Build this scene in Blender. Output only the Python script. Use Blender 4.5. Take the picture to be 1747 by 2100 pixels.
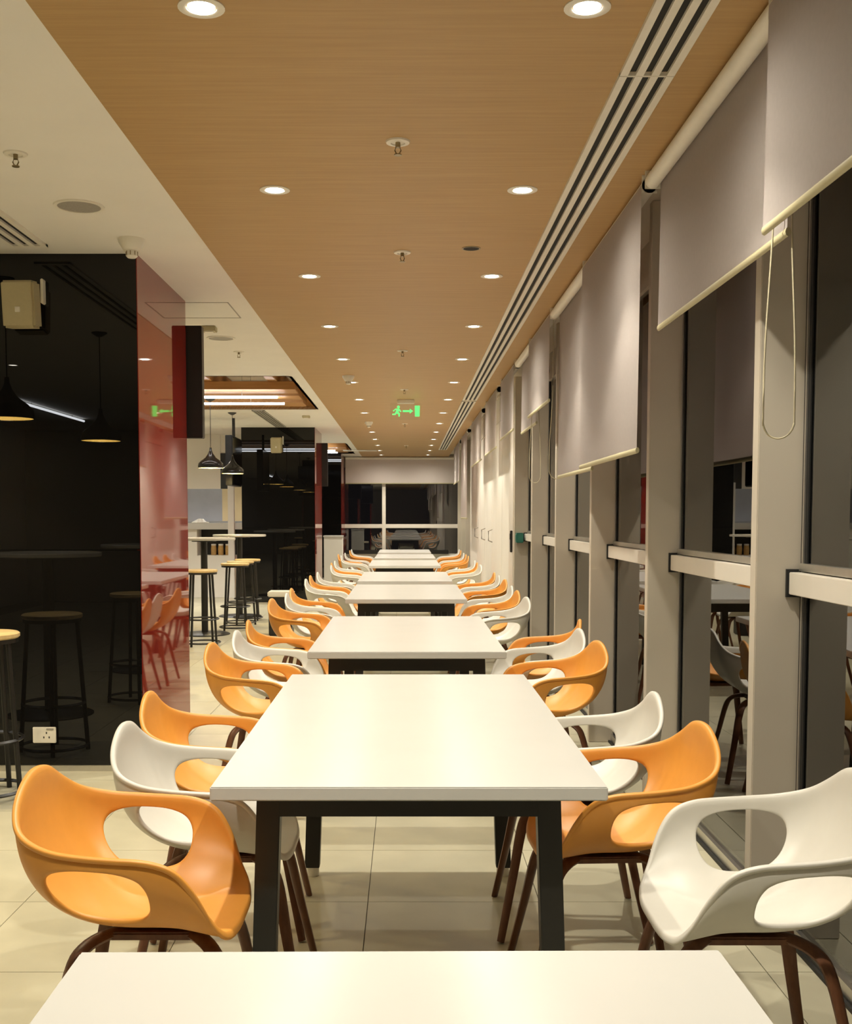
import bpy, bmesh, math, random
from mathutils import Vector, Matrix
random.seed(7)
for o in list(bpy.data.objects): bpy.data.objects.remove(o)
S = bpy.context.scene
COL = S.collection
PI = math.pi

# ------------------------------------------------------------------ camera, world, exposure
CAM_H = 1.345; FPX = 2280.0; PITCH = math.radians(3.62)
VPX, VPY = 833.0, 1059.0
cd = bpy.data.cameras.new('camera'); cam = bpy.data.objects.new('camera', cd); COL.objects.link(cam)
cam.location = (0, 0, CAM_H); cam.rotation_euler = (PI/2 - PITCH, 0, 0)
cd.sensor_width = 36.0; cd.lens = FPX/2100*36.0
cd.shift_x = (873.5 - VPX)/2100
cd.shift_y = (VPY + FPX*math.tan(PITCH) - 1050)/2100
cd.clip_start = 0.05; cd.clip_end = 200
S.camera = cam
w = bpy.data.worlds.new('night'); S.world = w; w.use_nodes = True
w.node_tree.nodes['Background'].inputs[0].default_value = (0.020, 0.017, 0.018, 1)
w.node_tree.nodes['Background'].inputs[1].default_value = 0.6
S.view_settings.view_transform = 'Standard'; S.view_settings.look = 'None'
S.view_settings.gamma = 1; S.view_settings.use_curve_mapping = False
S.view_settings.exposure = 0.66
S.cycles.diffuse_bounces = 8
DOWN_W = 62.0; DOWN_COL = (1.0, 0.925, 0.775)
TUBE_E = 16.0; BAR_W = 60.0

HC = 2.69          # ceiling height
XG = 1.235         # glass plane
XF = 1.09          # inner face of the window fins
YE = 25.2          # end wall
XC = -1.384        # red side of the columns
XW = (-0.99, 0.95) # timber ceiling band

# ------------------------------------------------------------------ materials
MATS = {}
def mat(name, col, rough=0.5, metal=0.0, spec=0.5, noise=0.0, nscale=8.0, emit=None, estr=0.0, coat=0.0, bump=0.0, bscale=200.0, stretch=None):
    if name in MATS: return MATS[name]
    m = bpy.data.materials.new(name); m.use_nodes = True
    nt = m.node_tree; b = nt.nodes['Principled BSDF']
    b.inputs['Base Color'].default_value = (*col, 1); b.inputs['Roughness'].default_value = rough
    b.inputs['Metallic'].default_value = metal; b.inputs['Specular IOR Level'].default_value = spec
    b.inputs['Coat Weight'].default_value = coat; b.inputs['Coat Roughness'].default_value = 0.03
    if emit: b.inputs['Emission Color'].default_value = (*emit, 1); b.inputs['Emission Strength'].default_value = estr
    if noise or bump:
        tc = nt.nodes.new('ShaderNodeTexCoord'); mp = nt.nodes.new('ShaderNodeMapping')
        nt.links.new(tc.outputs['Object'], mp.inputs[0])
        if stretch: mp.inputs['Scale'].default_value = stretch
    if noise:
        n = nt.nodes.new('ShaderNodeTexNoise'); n.inputs['Scale'].default_value = nscale; n.inputs['Detail'].default_value = 6
        nt.links.new(mp.outputs[0], n.inputs['Vector'])
        r = nt.nodes.new('ShaderNodeValToRGB')
        r.color_ramp.elements[0].position = 0.3; r.color_ramp.elements[1].position = 0.7
        r.color_ramp.elements[0].color = (*[c*(1-noise) for c in col], 1); r.color_ramp.elements[1].color = (*[min(1, c*(1+noise)) for c in col], 1)
        nt.links.new(n.outputs['Fac'], r.inputs[0]); nt.links.new(r.outputs[0], b.inputs['Base Color'])
    if bump:
        n2 = nt.nodes.new('ShaderNodeTexNoise'); n2.inputs['Scale'].default_value = bscale
        nt.links.new(mp.outputs[0], n2.inputs['Vector'])
        bp = nt.nodes.new('ShaderNodeBump'); bp.inputs['Strength'].default_value = bump; bp.inputs['Distance'].default_value = 0.002
        nt.links.new(n2.outputs['Fac'], bp.inputs['Height']); nt.links.new(bp.outputs[0], b.inputs['Normal'])
    MATS[name] = m; return m
def emat(name, col, strength):
    if name in MATS: return MATS[name]
    m = bpy.data.materials.new(name); m.use_nodes = True; nt = m.node_tree
    nt.nodes.remove(nt.nodes['Principled BSDF'])
    e = nt.nodes.new('ShaderNodeEmission'); e.inputs[0].default_value = (*col, 1); e.inputs[1].default_value = strength
    nt.links.new(e.outputs[0], nt.nodes['Material Output'].inputs[0]); MATS[name] = m; return m
def glassmat(name, tint, ior, rough=0.0):
    m = bpy.data.materials.new(name); m.use_nodes = True; nt = m.node_tree
    nt.nodes.remove(nt.nodes['Principled BSDF'])
    t = nt.nodes.new('ShaderNodeBsdfTransparent'); t.inputs[0].default_value = (*tint, 1)
    g = nt.nodes.new('ShaderNodeBsdfGlossy'); g.inputs['Roughness'].default_value = rough; g.inputs[0].default_value = (1, 1, 1, 1)
    fr = nt.nodes.new('ShaderNodeFresnel'); fr.inputs[0].default_value = ior
    mx = nt.nodes.new('ShaderNodeMixShader')
    nt.links.new(fr.outputs[0], mx.inputs[0]); nt.links.new(t.outputs[0], mx.inputs[1]); nt.links.new(g.outputs[0], mx.inputs[2])
    nt.links.new(mx.outputs[0], nt.nodes['Material Output'].inputs[0]); MATS[name] = m; return m
def woodmat(name, c1, c2, scale, rough=0.45, spec=0.35):
    m = bpy.data.materials.new(name); m.use_nodes = True; nt = m.node_tree; b = nt.nodes['Principled BSDF']
    tc = nt.nodes.new('ShaderNodeTexCoord'); mp = nt.nodes.new('ShaderNodeMapping'); mp.inputs['Scale'].default_value = scale
    n = nt.nodes.new('ShaderNodeTexNoise'); n.inputs['Scale'].default_value = 6; n.inputs['Detail'].default_value = 8; n.inputs['Roughness'].default_value = 0.65
    r = nt.nodes.new('ShaderNodeValToRGB'); r.color_ramp.elements[0].position = 0.32; r.color_ramp.elements[1].position = 0.68
    r.color_ramp.elements[0].color = (*c1, 1); r.color_ramp.elements[1].color = (*c2, 1)
    nt.links.new(tc.outputs['Object'], mp.inputs[0]); nt.links.new(mp.outputs[0], n.inputs['Vector'])
    nt.links.new(n.outputs['Fac'], r.inputs[0]); nt.links.new(r.outputs[0], b.inputs['Base Color'])
    b.inputs['Roughness'].default_value = rough; b.inputs['Specular IOR Level'].default_value = spec
    MATS[name] = m; return m
M_tile   = mat('beige_stone_tile', (0.53, 0.50, 0.365), 0.34, noise=0.07, nscale=5, bump=0.03)
M_grout  = mat('grout', (0.16, 0.145, 0.11), 0.9)
M_plast  = mat('white_plaster', (0.80, 0.78, 0.72), 0.7, noise=0.02, nscale=3)
M_wallw  = mat('white_wall_paint', (0.78, 0.76, 0.70), 0.6, noise=0.02, nscale=3)
M_wood   = woodmat('timber_laminate', (0.42, 0.265, 0.112), (0.49, 0.32, 0.14), (0.35, 9.0, 1.0), 0.5)
M_beam   = woodmat('timber_beam', (0.40, 0.20, 0.07), (0.50, 0.27, 0.10), (0.5, 6.0, 6.0), 0.5)
M_leg    = woodmat('walnut_leg', (0.105, 0.040, 0.018), (0.17, 0.072, 0.034), (9.0, 9.0, 1.0), 0.4)
M_seatw  = woodmat('pale_stool_wood', (0.62, 0.44, 0.20), (0.74, 0.56, 0.28), (2.0, 14.0, 2.0), 0.4)
M_orange = mat('orange_plastic', (0.70, 0.305, 0.050), 0.42, noise=0.02, nscale=30)
M_white  = mat('white_plastic', (0.62, 0.60, 0.54), 0.4, noise=0.01, nscale=30)
M_top    = mat('white_laminate', (0.595, 0.585, 0.55), 0.24, noise=0.01, nscale=6)
M_black  = mat('black_powder_coat', (0.012, 0.011, 0.010), 0.4, noise=0.1, nscale=20)
M_bglass = mat('black_lacquered_glass', (0.006, 0.0055, 0.005), 0.0, spec=0.33, noise=0.05, nscale=2)
M_screen = mat('black_screen', (0.003, 0.003, 0.004), 0.09, spec=0.12, noise=0.05, nscale=2)
M_red    = mat('red_lacquered_glass', (0.22, 0.018, 0.012), 0.03, spec=0.5, noise=0.03, nscale=2)
M_fin    = mat('fin_powder_coat', (0.56, 0.51, 0.42), 0.55, noise=0.02, nscale=4)
M_trans  = mat('transom_aluminium', (0.74, 0.70, 0.62), 0.35, noise=0.02, nscale=10)
M_gask   = mat('black_gasket', (0.008, 0.008, 0.008), 0.6, noise=0.05, nscale=30)
M_alu    = mat('satin_aluminium', (0.62, 0.60, 0.55), 0.3, metal=0.9, noise=0.03, nscale=40)
M_blind  = mat('roller_fabric', (0.62, 0.56, 0.53), 0.8, noise=0.02, nscale=60, bump=0.05, bscale=900)
M_bar    = mat('cream_bottom_bar', (0.46, 0.42, 0.25), 0.5, noise=0.02, nscale=30)
M_chain  = mat('cream_bead_chain', (0.52, 0.47, 0.32), 0.5, noise=0.02, nscale=30)
M_dwhite = mat('device_white', (0.78, 0.75, 0.66), 0.45, noise=0.02, nscale=30)
M_grey   = mat('grille_grey', (0.33, 0.31, 0.27), 0.6, noise=0.1, nscale=120)
M_slot   = mat('slot_dark', (0.012, 0.011, 0.009), 0.8, noise=0.05, nscale=20)
M_brass  = mat('sprinkler_brass', (0.30, 0.24, 0.13), 0.35, metal=0.7, noise=0.05, nscale=60)
M_spk    = mat('speaker_cream', (0.50, 0.44, 0.27), 0.55, noise=0.03, nscale=50)
M_gold   = mat('gold_shade_lining', (0.85, 0.64, 0.24), 0.6, metal=0.0, noise=0.03, nscale=40)
M_steel  = mat('kitchen_steel', (0.45, 0.46, 0.50), 0.3, metal=0.6, noise=0.05, nscale=5)
M_tan    = mat('tan_kitchen_wall', (0.55, 0.43, 0.24), 0.5, noise=0.05, nscale=4)
M_jar    = mat('amber_jar', (0.55, 0.34, 0.12), 0.35, noise=0.1, nscale=30)
M_green  = mat('green_plastic', (0.02, 0.16, 0.12), 0.4, noise=0.03, nscale=30)
M_acryl  = glassmat('clear_acrylic', (0.97, 0.985, 0.97), 1.15)
M_glass  = glassmat('night_window_glass', (0.55, 0.55, 0.55), 2.1)
M_lamp   = emat('downlight_lens', (1.0, 0.93, 0.80), 28)
M_tube   = emat('led_tube', (0.93, 0.96, 1.0), TUBE_E)
M_bulb   = emat('pendant_bulb', (1.0, 0.82, 0.45), 260)
M_exit   = emat('exit_green', (0.12, 0.90, 0.16), 1.1)

# ------------------------------------------------------------------ geometry helpers
def empty(name, loc=(0, 0, 0), rz=0.0, parent=None):
    o = bpy.data.objects.new(name, None); COL.objects.link(o); o.location = loc; o.rotation_euler = (0, 0, rz)
    o.empty_display_size = 0.1
    if parent: o.parent = parent
    return o
def tag(o, label=None, cat=None, group=None, kind=None):
    if label: o['label'] = label
    if cat: o['category'] = cat
    if group: o['group'] = group
    if kind: o['kind'] = kind
    return o
def link(name, me, m, parent=None, loc=(0, 0, 0), rot=(0, 0, 0)):
    if m is not None and len(me.materials) == 0: me.materials.append(m)
    o = bpy.data.objects.new(name, me); COL.objects.link(o); o.location = loc; o.rotation_euler = rot
    if parent: o.parent = parent
    return o
def fin_bm(bm, name, smooth=None):
    me = bpy.data.meshes.new(name); bmesh.ops.recalc_face_normals(bm, faces=bm.faces); bm.to_mesh(me); bm.free()
    if smooth is not None:
        for p in me.polygons: p.use_smooth = True
        try: me.set_sharp_from_angle(angle=math.radians(smooth))
        except Exception: pass
    return me
def bbox(bm, lo, hi):
    x0, y0, z0 = lo; x1, y1, z1 = hi
    v = [bm.verts.new(c) for c in ((x0,y0,z0),(x1,y0,z0),(x1,y1,z0),(x0,y1,z0),(x0,y0,z1),(x1,y0,z1),(x1,y1,z1),(x0,y1,z1))]
    for f in ((0,3,2,1),(4,5,6,7),(0,1,5,4),(1,2,6,5),(2,3,7,6),(3,0,4,7)): bm.faces.new([v[i] for i in f])
    return v
def box(name, lo, hi, m, parent=None, bevel=0.0, seg=2):
    c = [(a+b)/2 for a, b in zip(lo, hi)]
    if parent is None: l2 = [a-q for a, q in zip(lo, c)]; h2 = [a-q for a, q in zip(hi, c)]
    else: l2, h2 = lo, hi
    bm = bmesh.new(); bbox(bm, l2, h2)
    if bevel: bmesh.ops.bevel(bm, geom=list(bm.edges), offset=bevel, segments=seg, affect='EDGES')
    me = fin_bm(bm, name, 40 if bevel else None)
    return link(name, me, m, parent, c if parent is None else (0, 0, 0))
def ring_pts(r, z, n): return [(r*math.cos(2*PI*i/n), r*math.sin(2*PI*i/n), z) for i in range(n)]
def lathe_me(name, prof, n=24, close=False, smooth=40):
    bm = bmesh.new(); rows = []
    for r, z in prof:
        rows.append([bm.verts.new((0, 0, z))] if r < 1e-6 else [bm.verts.new(p) for p in ring_pts(r, z, n)])
    pairs = list(zip(rows, rows[1:])) + ([(rows[-1], rows[0])] if close else [])
    for a, b in pairs:
        for i in range(n):
            j = (i+1) % n
            if len(a) == 1 and len(b) == 1: continue
            if len(a) == 1: bm.faces.new((a[0], b[i], b[j]))
            elif len(b) == 1: bm.faces.new((a[i], b[0], a[j]))
            else: bm.faces.new((a[i], b[i], b[j], a[j]))
    return fin_bm(bm, name, smooth)
def sweep(bm, pts, w, h=None, n=8, up=Vector((0, 0, 1)), cap=True, taper=None):
    """sweep an ellipse (half axes w, h) along a polyline"""
    h = h or w; pts = [Vector(p) for p in pts]; rows = []
    side_prev = None
    for i, p in enumerate(pts):
        t = (pts[min(i+1, len(pts)-1)] - pts[max(i-1, 0)]).normalized()
        s = t.cross(up)
        if s.length < 1e-3: s = side_prev or Vector((1, 0, 0))
        s.normalize(); side_prev = s; u = s.cross(t).normalized()
        k = taper[i] if taper else 1.0
        rows.append([bm.verts.new(p + s*w*k*math.cos(2*PI*j/n) + u*h*k*math.sin(2*PI*j/n)) for j in range(n)])
    for a, b in zip(rows, rows[1:]):
        for j in range(n): bm.faces.new((a[j], a[(j+1) % n], b[(j+1) % n], b[j]))
    if cap: bm.faces.new(rows[0][::-1]); bm.faces.new(rows[-1])
def tube(name, pts, r, m, parent=None, n=8, h=None, taper=None, loc=(0, 0, 0)):
    bm = bmesh.new(); sweep(bm, pts, r, h, n, taper=taper); return link(name, fin_bm(bm, name, 50), m, parent, loc)
def prism(name, poly, axis, a, b, m, parent=None, bevel=0.0):
    """extrude a 2-D polygon along axis 'x'|'y'|'z' between a and b"""
    def P(u, v, t): return {'x': (t, u, v), 'y': (u, t, v), 'z': (u, v, t)}[axis]
    bm = bmesh.new(); A = [bm.verts.new(P(u, v, a)) for u, v in poly]; B = [bm.verts.new(P(u, v, b)) for u, v in poly]
    bm.faces.new(A); bm.faces.new(B[::-1]); n = len(poly)
    for i in range(n): bm.faces.new((A[i], B[i], B[(i+1) % n], A[(i+1) % n]))
    if bevel: bmesh.ops.bevel(bm, geom=list(bm.edges), offset=bevel, segments=2, affect='EDGES')
    return link(name, fin_bm(bm, name, 40), m, parent)
def copy_tree(o, parent=None):
    c = o.copy(); COL.objects.link(c); c.parent = parent
    for ch in list(o.children): copy_tree(ch, c)
    return c
def crom(pts, n):
    """Catmull-Rom through pts, n samples per span"""
    P = [Vector(p) for p in pts]; out = []
    for i in range(len(P)-1):
        p0 = P[max(i-1, 0)]; p1 = P[i]; p2 = P[i+1]; p3 = P[min(i+2, len(P)-1)]
        for k in range(n):
            t = k/n
            out.append(0.5*((2*p1) + (p2-p0)*t + (2*p0-5*p1+4*p2-p3)*t*t + (3*p1-p0-3*p2+p3)*t**3))
    out.append(P[-1]); return out
ORD = ['first', 'second', 'third', 'fourth', 'fifth', 'sixth', 'seventh', 'eighth', 'ninth', 'tenth', 'eleventh', 'twelfth', 'thirteenth', 'fourteenth', 'fifteenth', 'sixteenth']

# ------------------------------------------------------------------ floor
fl = tag(empty('floor'), 'beige stone tile floor with dark joints', 'floor', kind='structure')
bm = bmesh.new(); bbox(bm, (-6, -6, -0.12), (1.3, YE+0.3, -0.006)); link('floor_slab', fin_bm(bm, 'floor_slab'), M_grout, fl)
TS = 0.6; XJ = -0.134; YJ = 3.81
tme = None
bm = bmesh.new(); bbox(bm, (0.0016, 0.0016, -0.006), (TS-0.0016, TS-0.0016, 0)); tme = fin_bm(bm, 'tile'); tme.materials.append(M_tile)
def tile_cols(): return range(-10, 3)
ROW0, ROW1 = -5, 17
farbm = bmesh.new()
for i in range(-10, 3):
    x0 = XJ + i*TS
    for j in range(-17, 36):
        y0 = YJ + j*TS
        if y0 > YE or y0 < -6 or x0 < -6: continue
        if ROW0 <= j < ROW1 and -5 <= i <= 2: 
            link('tile', tme, None, fl, (x0, y0, 0))
        else:
            bbox(farbm, (x0+.0016, y0+.0016, -0.006), (x0+TS-.0016, min(y0+TS-.0016, YE+.2), 0))
o = link('tile_field', fin_bm(farbm, 'tile_field'), M_tile, fl); o['kind'] = 'stuff'

# ------------------------------------------------------------------ ceiling
ce = tag(empty('ceiling'), 'white plaster ceiling left of the timber band', 'ceiling', kind='structure')
COF = [(-3.9, -1.13, 10.8, 14.1), (-3.9, -1.13, 20.6, 24.0)]
bm = bmesh.new()
def ceil_rect(x0, x1, y0, y1): bbox(bm, (x0, y0, HC), (x1, y1, HC+0.04))
ceil_rect(-6, XW[0], -6, COF[0][2]); ceil_rect(-6, XW[0], COF[0][3], COF[1][2]); ceil_rect(-6, XW[0], COF[1][3], YE)
for c in COF: ceil_rect(-6, c[0], c[2], c[3]); ceil_rect(c[1], XW[0], c[2], c[3])
ceil_rect(-6, XG+0.1, -6, -5.9)
link('plaster', fin_bm(bm, 'plaster'), M_plast, ce)
# access hatch outline in the plaster
hb = bmesh.new(); hx0, hx1, hy0, hy1 = -1.66, -1.12, 7.1, 7.65
for a, b in (((hx0, hy0), (hx1, hy0+.008)), ((hx0, hy1-.008), (hx1, hy1)), ((hx0, hy0), (hx0+.008, hy1)), ((hx1-.008, hy0), (hx1, hy1))):
    bbox(hb, (a[0], a[1], HC-0.002), (b[0], b[1], HC+0.001))
link('access_hatch_joint', fin_bm(hb, 'hatch'), M_grey, ce)
# timber band (lower face 5 mm below the plaster)
tw = box('ceiling_timber', (XW[0], -6, HC-0.006), (XW[1], YE, HC+0.05), M_wood); tag(tw, 'timber laminate ceiling band over the tables', 'ceiling', kind='structure')
pk = box('ceiling_pocket', (XW[1], -6, HC+0.05), (XG+0.25, YE, HC+0.09), M_fin); tag(pk, 'recess above the roller blinds', 'ceiling', kind='structure')
# wooden coffers with light tubes
for k, (x0, x1, y0, y1) in enumerate(COF):
    wh = ['nearer', 'farther'][k]
    cf = tag(empty('ceiling_coffer', ((x0+x1)/2, (y0+y1)/2, HC)), f'{wh} timber lined ceiling recess above the bar tables', 'ceiling recess', 'timber ceiling recesses')
    ox, oy = (x0+x1)/2, (y0+y1)/2; hx, hy = (x1-x0)/2, (y1-y0)/2; D = 0.26
    box('soffit', (-hx, -hy, D), (hx, hy, D+0.03), M_plast, cf)
    box('side_board', (-hx, -hy-0.03, 0), (hx, -hy, D), M_beam, cf); box('side_board', (-hx, hy, 0), (hx, hy+0.03, D), M_beam, cf)
    box('side_board', (-hx-0.03, -hy, 0), (-hx, hy, D), M_beam, cf); box('side_board', (hx, -hy, 0), (hx+0.03, hy, D), M_beam, cf)
    for j_, (ra, rb) in enumerate(((-0.55, -0.15), (0.07, 0.53), (0.80, 1.30))): box('raft', (-hx, ra, 0.0), (hx-0.05-0.02*j_, rb, 0.085), M_beam, cf, 0.004)
    box('cross_beam', (0.36, -hy, 0.086), (0.46, hy, D-0.01), M_beam, cf, 0.004)
    box('cross_beam', (hx-0.34, -hy, 0.086), (hx-0.24, hy, D-0.01), M_beam, cf, 0.004)
    for yt in ((12.02, 12.70) if k == 0 else (21.7, 22.4)):
        t = tag(empty('linear_light', (-2.36, yt, HC-0.07)), f'white linear light tube in the {wh} ceiling recess, {"nearer" if yt in (12.02, 21.7) else "farther"} of two', 'light tube', 'linear light tubes')
        tube('tube', [(-0.98, 0, 0), (0.98, 0, 0)], 0.012, M_tube, t, 10)
        for xx in (-0.6, 0.6): tube('hanger', [(xx, 0, 0.02), (xx, 0, D+0.07)], 0.003, M_alu, t, 6)
for (x, ya, yb, lab) in ((-4.46, -3.9, -1.2, 'white linear light tube mirrored in the near black column'),):
    t = tag(empty('linear_light', (x, (ya+yb)/2, HC-0.03)), lab, 'light tube', 'linear light tubes'); L = (yb-ya)/2
    tube('tube', [(0, -L, 0), (0, L, 0)], 0.014, M_tube, t, 10); tube('hanger', [(0, -L*.6, 0.01), (0, -L*.6, 0.035)], 0.006, M_alu, t, 6); tube('hanger', [(0, L*.6, 0.01), (0, L*.6, 0.035)], 0.006, M_alu, t, 6)

# slot diffuser along the timber band: cream frame, three dark slots
def slot_diffuser(name, x0, x1, y0, y1, z, nslot, label, frame=M_dwhite, caps=(0.03, 0.03)):
    t = tag(empty(name, ((x0+x1)/2, (y0+y1)/2, z)), label, 'air diffuser', 'linear slot diffusers')
    W = (x1-x0)/2; L = (y1-y0)/2
    box('slot_backing', (-W+.01, -L+.01, -0.002), (W-.01, L-.01, 0.004), M_slot, t)
    n = nslot+1; bar = 2*W/(nslot*2+1.0)
    edge = bar*1.0
    box('frame_bar', (-W, -L, -0.012), (-W+edge, L, 0.0), frame, t); box('frame_bar', (W-edge, -L, -0.012), (W, L, 0.0), frame, t)
    box('end_cap', (-W, -L, -0.0119), (W, -L+caps[0], 0.0), frame, t); box('end_cap', (-W, L-caps[1], -0.0119), (W, L, 0.0), frame, t)
    inner = 2*W - 2*edge; sl = inner/(nslot + (nslot-1)*1.0)
    for i in range(1, nslot):
        xa = -W + edge + sl*(2*i-1); box('blade', (xa, -L+caps[0], -0.012), (xa+sl, L-caps[1], 0.0), frame, t)
    return t
slot_diffuser('slot_diffuser', 0.645, 0.81, -4.0, 3.45, HC-0.006, 3, 'long cream slot diffuser in timber ceiling beside blinds, nearest length', caps=(0.03, 0.004))
slot_diffuser('slot_diffuser', 0.645, 0.81, 3.453, 12.9, HC-0.006, 3, 'long cream slot diffuser in timber ceiling beside blinds, middle length', caps=(0.004, 0.03))
slot_diffuser('slot_diffuser', 0.645, 0.81, 12.98, 22.4, HC-0.006, 3, 'long cream slot diffuser in timber ceiling, far length past the join')
slot_diffuser('slot_diffuser', -1.97, -1.78, 0.8, 5.62, HC, 3, 'white slot diffuser in plaster ceiling ending before the near black column')
slot_diffuser('slot_diffuser', -1.96, -1.80, 14.2, 16.8, HC, 4, 'grey slot diffuser in plaster ceiling leading to the far black column', M_grey)
b = box('ceiling_vent', (-1.28, 22.6, HC-0.02), (-0.60, 22.85, HC-0.004), M_dwhite, None, 0.004); tag(b, 'white flat ceiling vent strip at the far end', 'vent')

# ------------------------------------------------------------------ downlights
ring_me = lathe_me('trim_ring', [(0.040, 0.004), (0.040, -0.003), (0.050, -0.006), (0.062, -0.003), (0.062, 0.0), (0.050, 0.004)], 24, True); ring_me.materials.append(M_dwhite)
lens_me = lathe_me('lens', [(0, -0.0015), (0.03, -0.002), (0.040, 0.001), (0.040, 0.004), (0, 0.004)], 20); lens_me.materials.append(M_lamp)
def downlight(x, y, z, label, power, group, colr=DOWN_COL):
    t = tag(empty('downlight', (x, y, z)), label, 'downlight', group)
    link('trim_ring', ring_me, None, t); link('lens', lens_me, None, t)
    for nm, pw, ang, bl in (('downlight_beam', 0.58, 98, 0.45), ('downlight_spill', 0.46, 164, 1.0)):   # reflector beam and the wide spill of the lens
        l = bpy.data.lights.new(nm, 'SPOT'); l.energy = power*pw; l.color = colr; l.spot_size = math.radians(ang); l.spot_blend = bl; l.shadow_soft_size = 0.028
        lo = bpy.data.objects.new(nm, l); COL.objects.link(lo); lo.parent = t; lo.location = (0, 0, -0.012)
for k in range(-1, 14):
    y = 3.02 + 1.641*k
    for sx, nm in ((-0.54, 'left'), (0.477, 'right')):
        lab = (f'round recessed downlight in timber ceiling, {nm} row, {ORD[k]} from the front') if k >= 0 else f'round recessed downlight in timber ceiling, {nm} row, above the camera {"" if k == -1 else "back"}'.strip()
        downlight(sx, y, HC-0.006, lab, DOWN_W if k > -2 else DOWN_W*.3, 'downlights in the timber ceiling')

for x, y, l in ((-3.5, 1.6, 'recessed downlight in plaster ceiling left of the camera'), (-3.5, 5.0, 'recessed downlight in plaster ceiling left of the near column'), (-3.6, 8.6, 'recessed downlight in plaster ceiling behind the near column'),
                (-3.3, 16.3, 'recessed downlight in plaster ceiling before the serving counter'), (-3.1, 19.6, 'added unseen downlight inside the kitchen, right'), (-4.2, 19.6, 'added unseen downlight inside the kitchen, left')):
    downlight(x, y, HC, l, BAR_W*(0.8 if y > 17 else 3.5 if y > 15 else 1), 'downlights in the plaster ceiling', (1.0, 0.95, 0.86))  # kitchen pair added out of sight, counter lamp boosted, to brighten the hatch
# ------------------------------------------------------------------ sprinklers, detectors, speakers on the ceilings
def sprinkler(x, y, z, label):
    t = tag(empty('sprinkler', (x, y, z)), label, 'sprinkler', 'ceiling sprinklers')
    link('escutcheon', lathe_me('escutcheon', [(0, 0.0), (0.044, 0.0), (0.042, -0.006), (0.026, -0.008), (0.024, -0.004), (0, -0.004)], 20), M_dwhite, t)
    tube('stem', [(0, 0, -0.004), (0, 0, -0.022)], 0.009, M_brass, t, 8)
    for s in (-1, 1): tube('yoke_arm', [(s*.006, 0, -0.02), (s*.011, 0, -0.032), (s*.004, 0, -0.046)], 0.0025, M_brass, t, 6)
    link('deflector', lathe_me('deflector', [(0, -0.045), (0.014, -0.046), (0.014, -0.049), (0, -0.049)], 12), M_brass, t)
ZW = HC-0.006
for k, (x, y) in enumerate(((-0.03, 4.07), (-0.02, 5.74), (-0.03, 9.1), (-0.02, 11.85), (-0.02, 16.2), (0.0, 21.2))):
    sprinkler(x, y, ZW, f'small sprinkler on white rosette in timber ceiling, {ORD[k]} from the front')
sprinkler(-1.45, 4.22, HC, 'small sprinkler in plaster ceiling before the near black column')
sprinkler(-1.37, 9.2, HC, 'small sprinkler in plaster ceiling past the red column')
def grille(x, y, label):
    t = tag(empty('ceiling_speaker', (x, y, HC)), label, 'ceiling speaker', 'round ceiling speakers')
    link('rim', lathe_me('rim', [(0.092, 0), (0.108, 0), (0.107, -0.006), (0.092, -0.006)], 32, True), M_dwhite, t)
    link('mesh_face', lathe_me('mesh_face', [(0, -0.004), (0.092, -0.003), (0.092, 0.0), (0, 0.0)], 32), M_grey, t)
grille(-1.42, 4.92, 'round grey ceiling speaker before the near black column'); grille(-1.40, 8.5, 'round grey ceiling speaker beyond the red column')
def detector(x, y, z, label, s=1.0, head=True):
    t = tag(empty('smoke_detector', (x, y, z)), label, 'detector', 'ceiling detectors')
    link('base', lathe_me('base', [(0, 0), (0.064*s, 0), (0.062*s, -0.018*s), (0.040*s, -0.055*s), (0, -0.055*s)], 28), M_dwhite, t)
    link('sensor_head', lathe_me('sensor_head', [(0.026*s, -0.055*s), (0.028*s, -0.082*s), (0.02*s, -0.09*s), (0, -0.09*s)], 20), M_dwhite, t)
    for i in range(8): a = i*PI/4; tube('rib', [(0.0285*s*math.cos(a), 0.0285*s*math.sin(a), -0.06*s), (0.0285*s*math.cos(a), 0.0285*s*math.sin(a), -0.08*s)], 0.002*s, M_brass, t, 4)
detector(-1.335, 5.5, HC, 'white cone detector at the corner of the near black column')
detector(-0.552, 10.72, ZW, 'cream detector in timber ceiling beside the left downlights, nearer', 0.9)
detector(-0.53, 15.9, ZW, 'cream detector in timber ceiling beside the left downlights, farther', 0.9)
t = tag(empty('ceiling_socket', (0.325, 5.66, ZW)), 'dark oval cut-out in timber ceiling beside second sprinkler', 'ceiling fitting')
link('rim', lathe_me('rim', [(0.040, 0), (0.048, 0), (0.047, -0.003), (0.040, -0.003)], 24, True), M_brass, t); link('opening', lathe_me('opening', [(0, -0.001), (0.040, -0.002), (0.040, 0), (0, 0)], 24), M_slot, t)
t = tag(empty('emergency_light', (-1.40, 8.0, HC)), 'small yellow box fitting on plaster ceiling behind the display', 'emergency light'); box('housing', (-0.05, -0.05, -0.035), (0.05, 0.05, 0), M_spk, t, 0.004); box('lens', (-0.03, -0.03, -0.04), (0.03, 0.03, -0.034), M_dwhite, t)
t = tag(empty('emergency_light', (-1.34, 15.0, HC)), 'tiny yellow box fitting on plaster ceiling before the far black column', 'emergency light'); box('housing', (-0.05, -0.05, -0.03), (0.05, 0.05, 0), M_spk, t, 0.004); box('lens', (-0.03, -0.03, -0.035), (0.03, 0.03, -0.029), M_dwhite, t)

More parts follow.
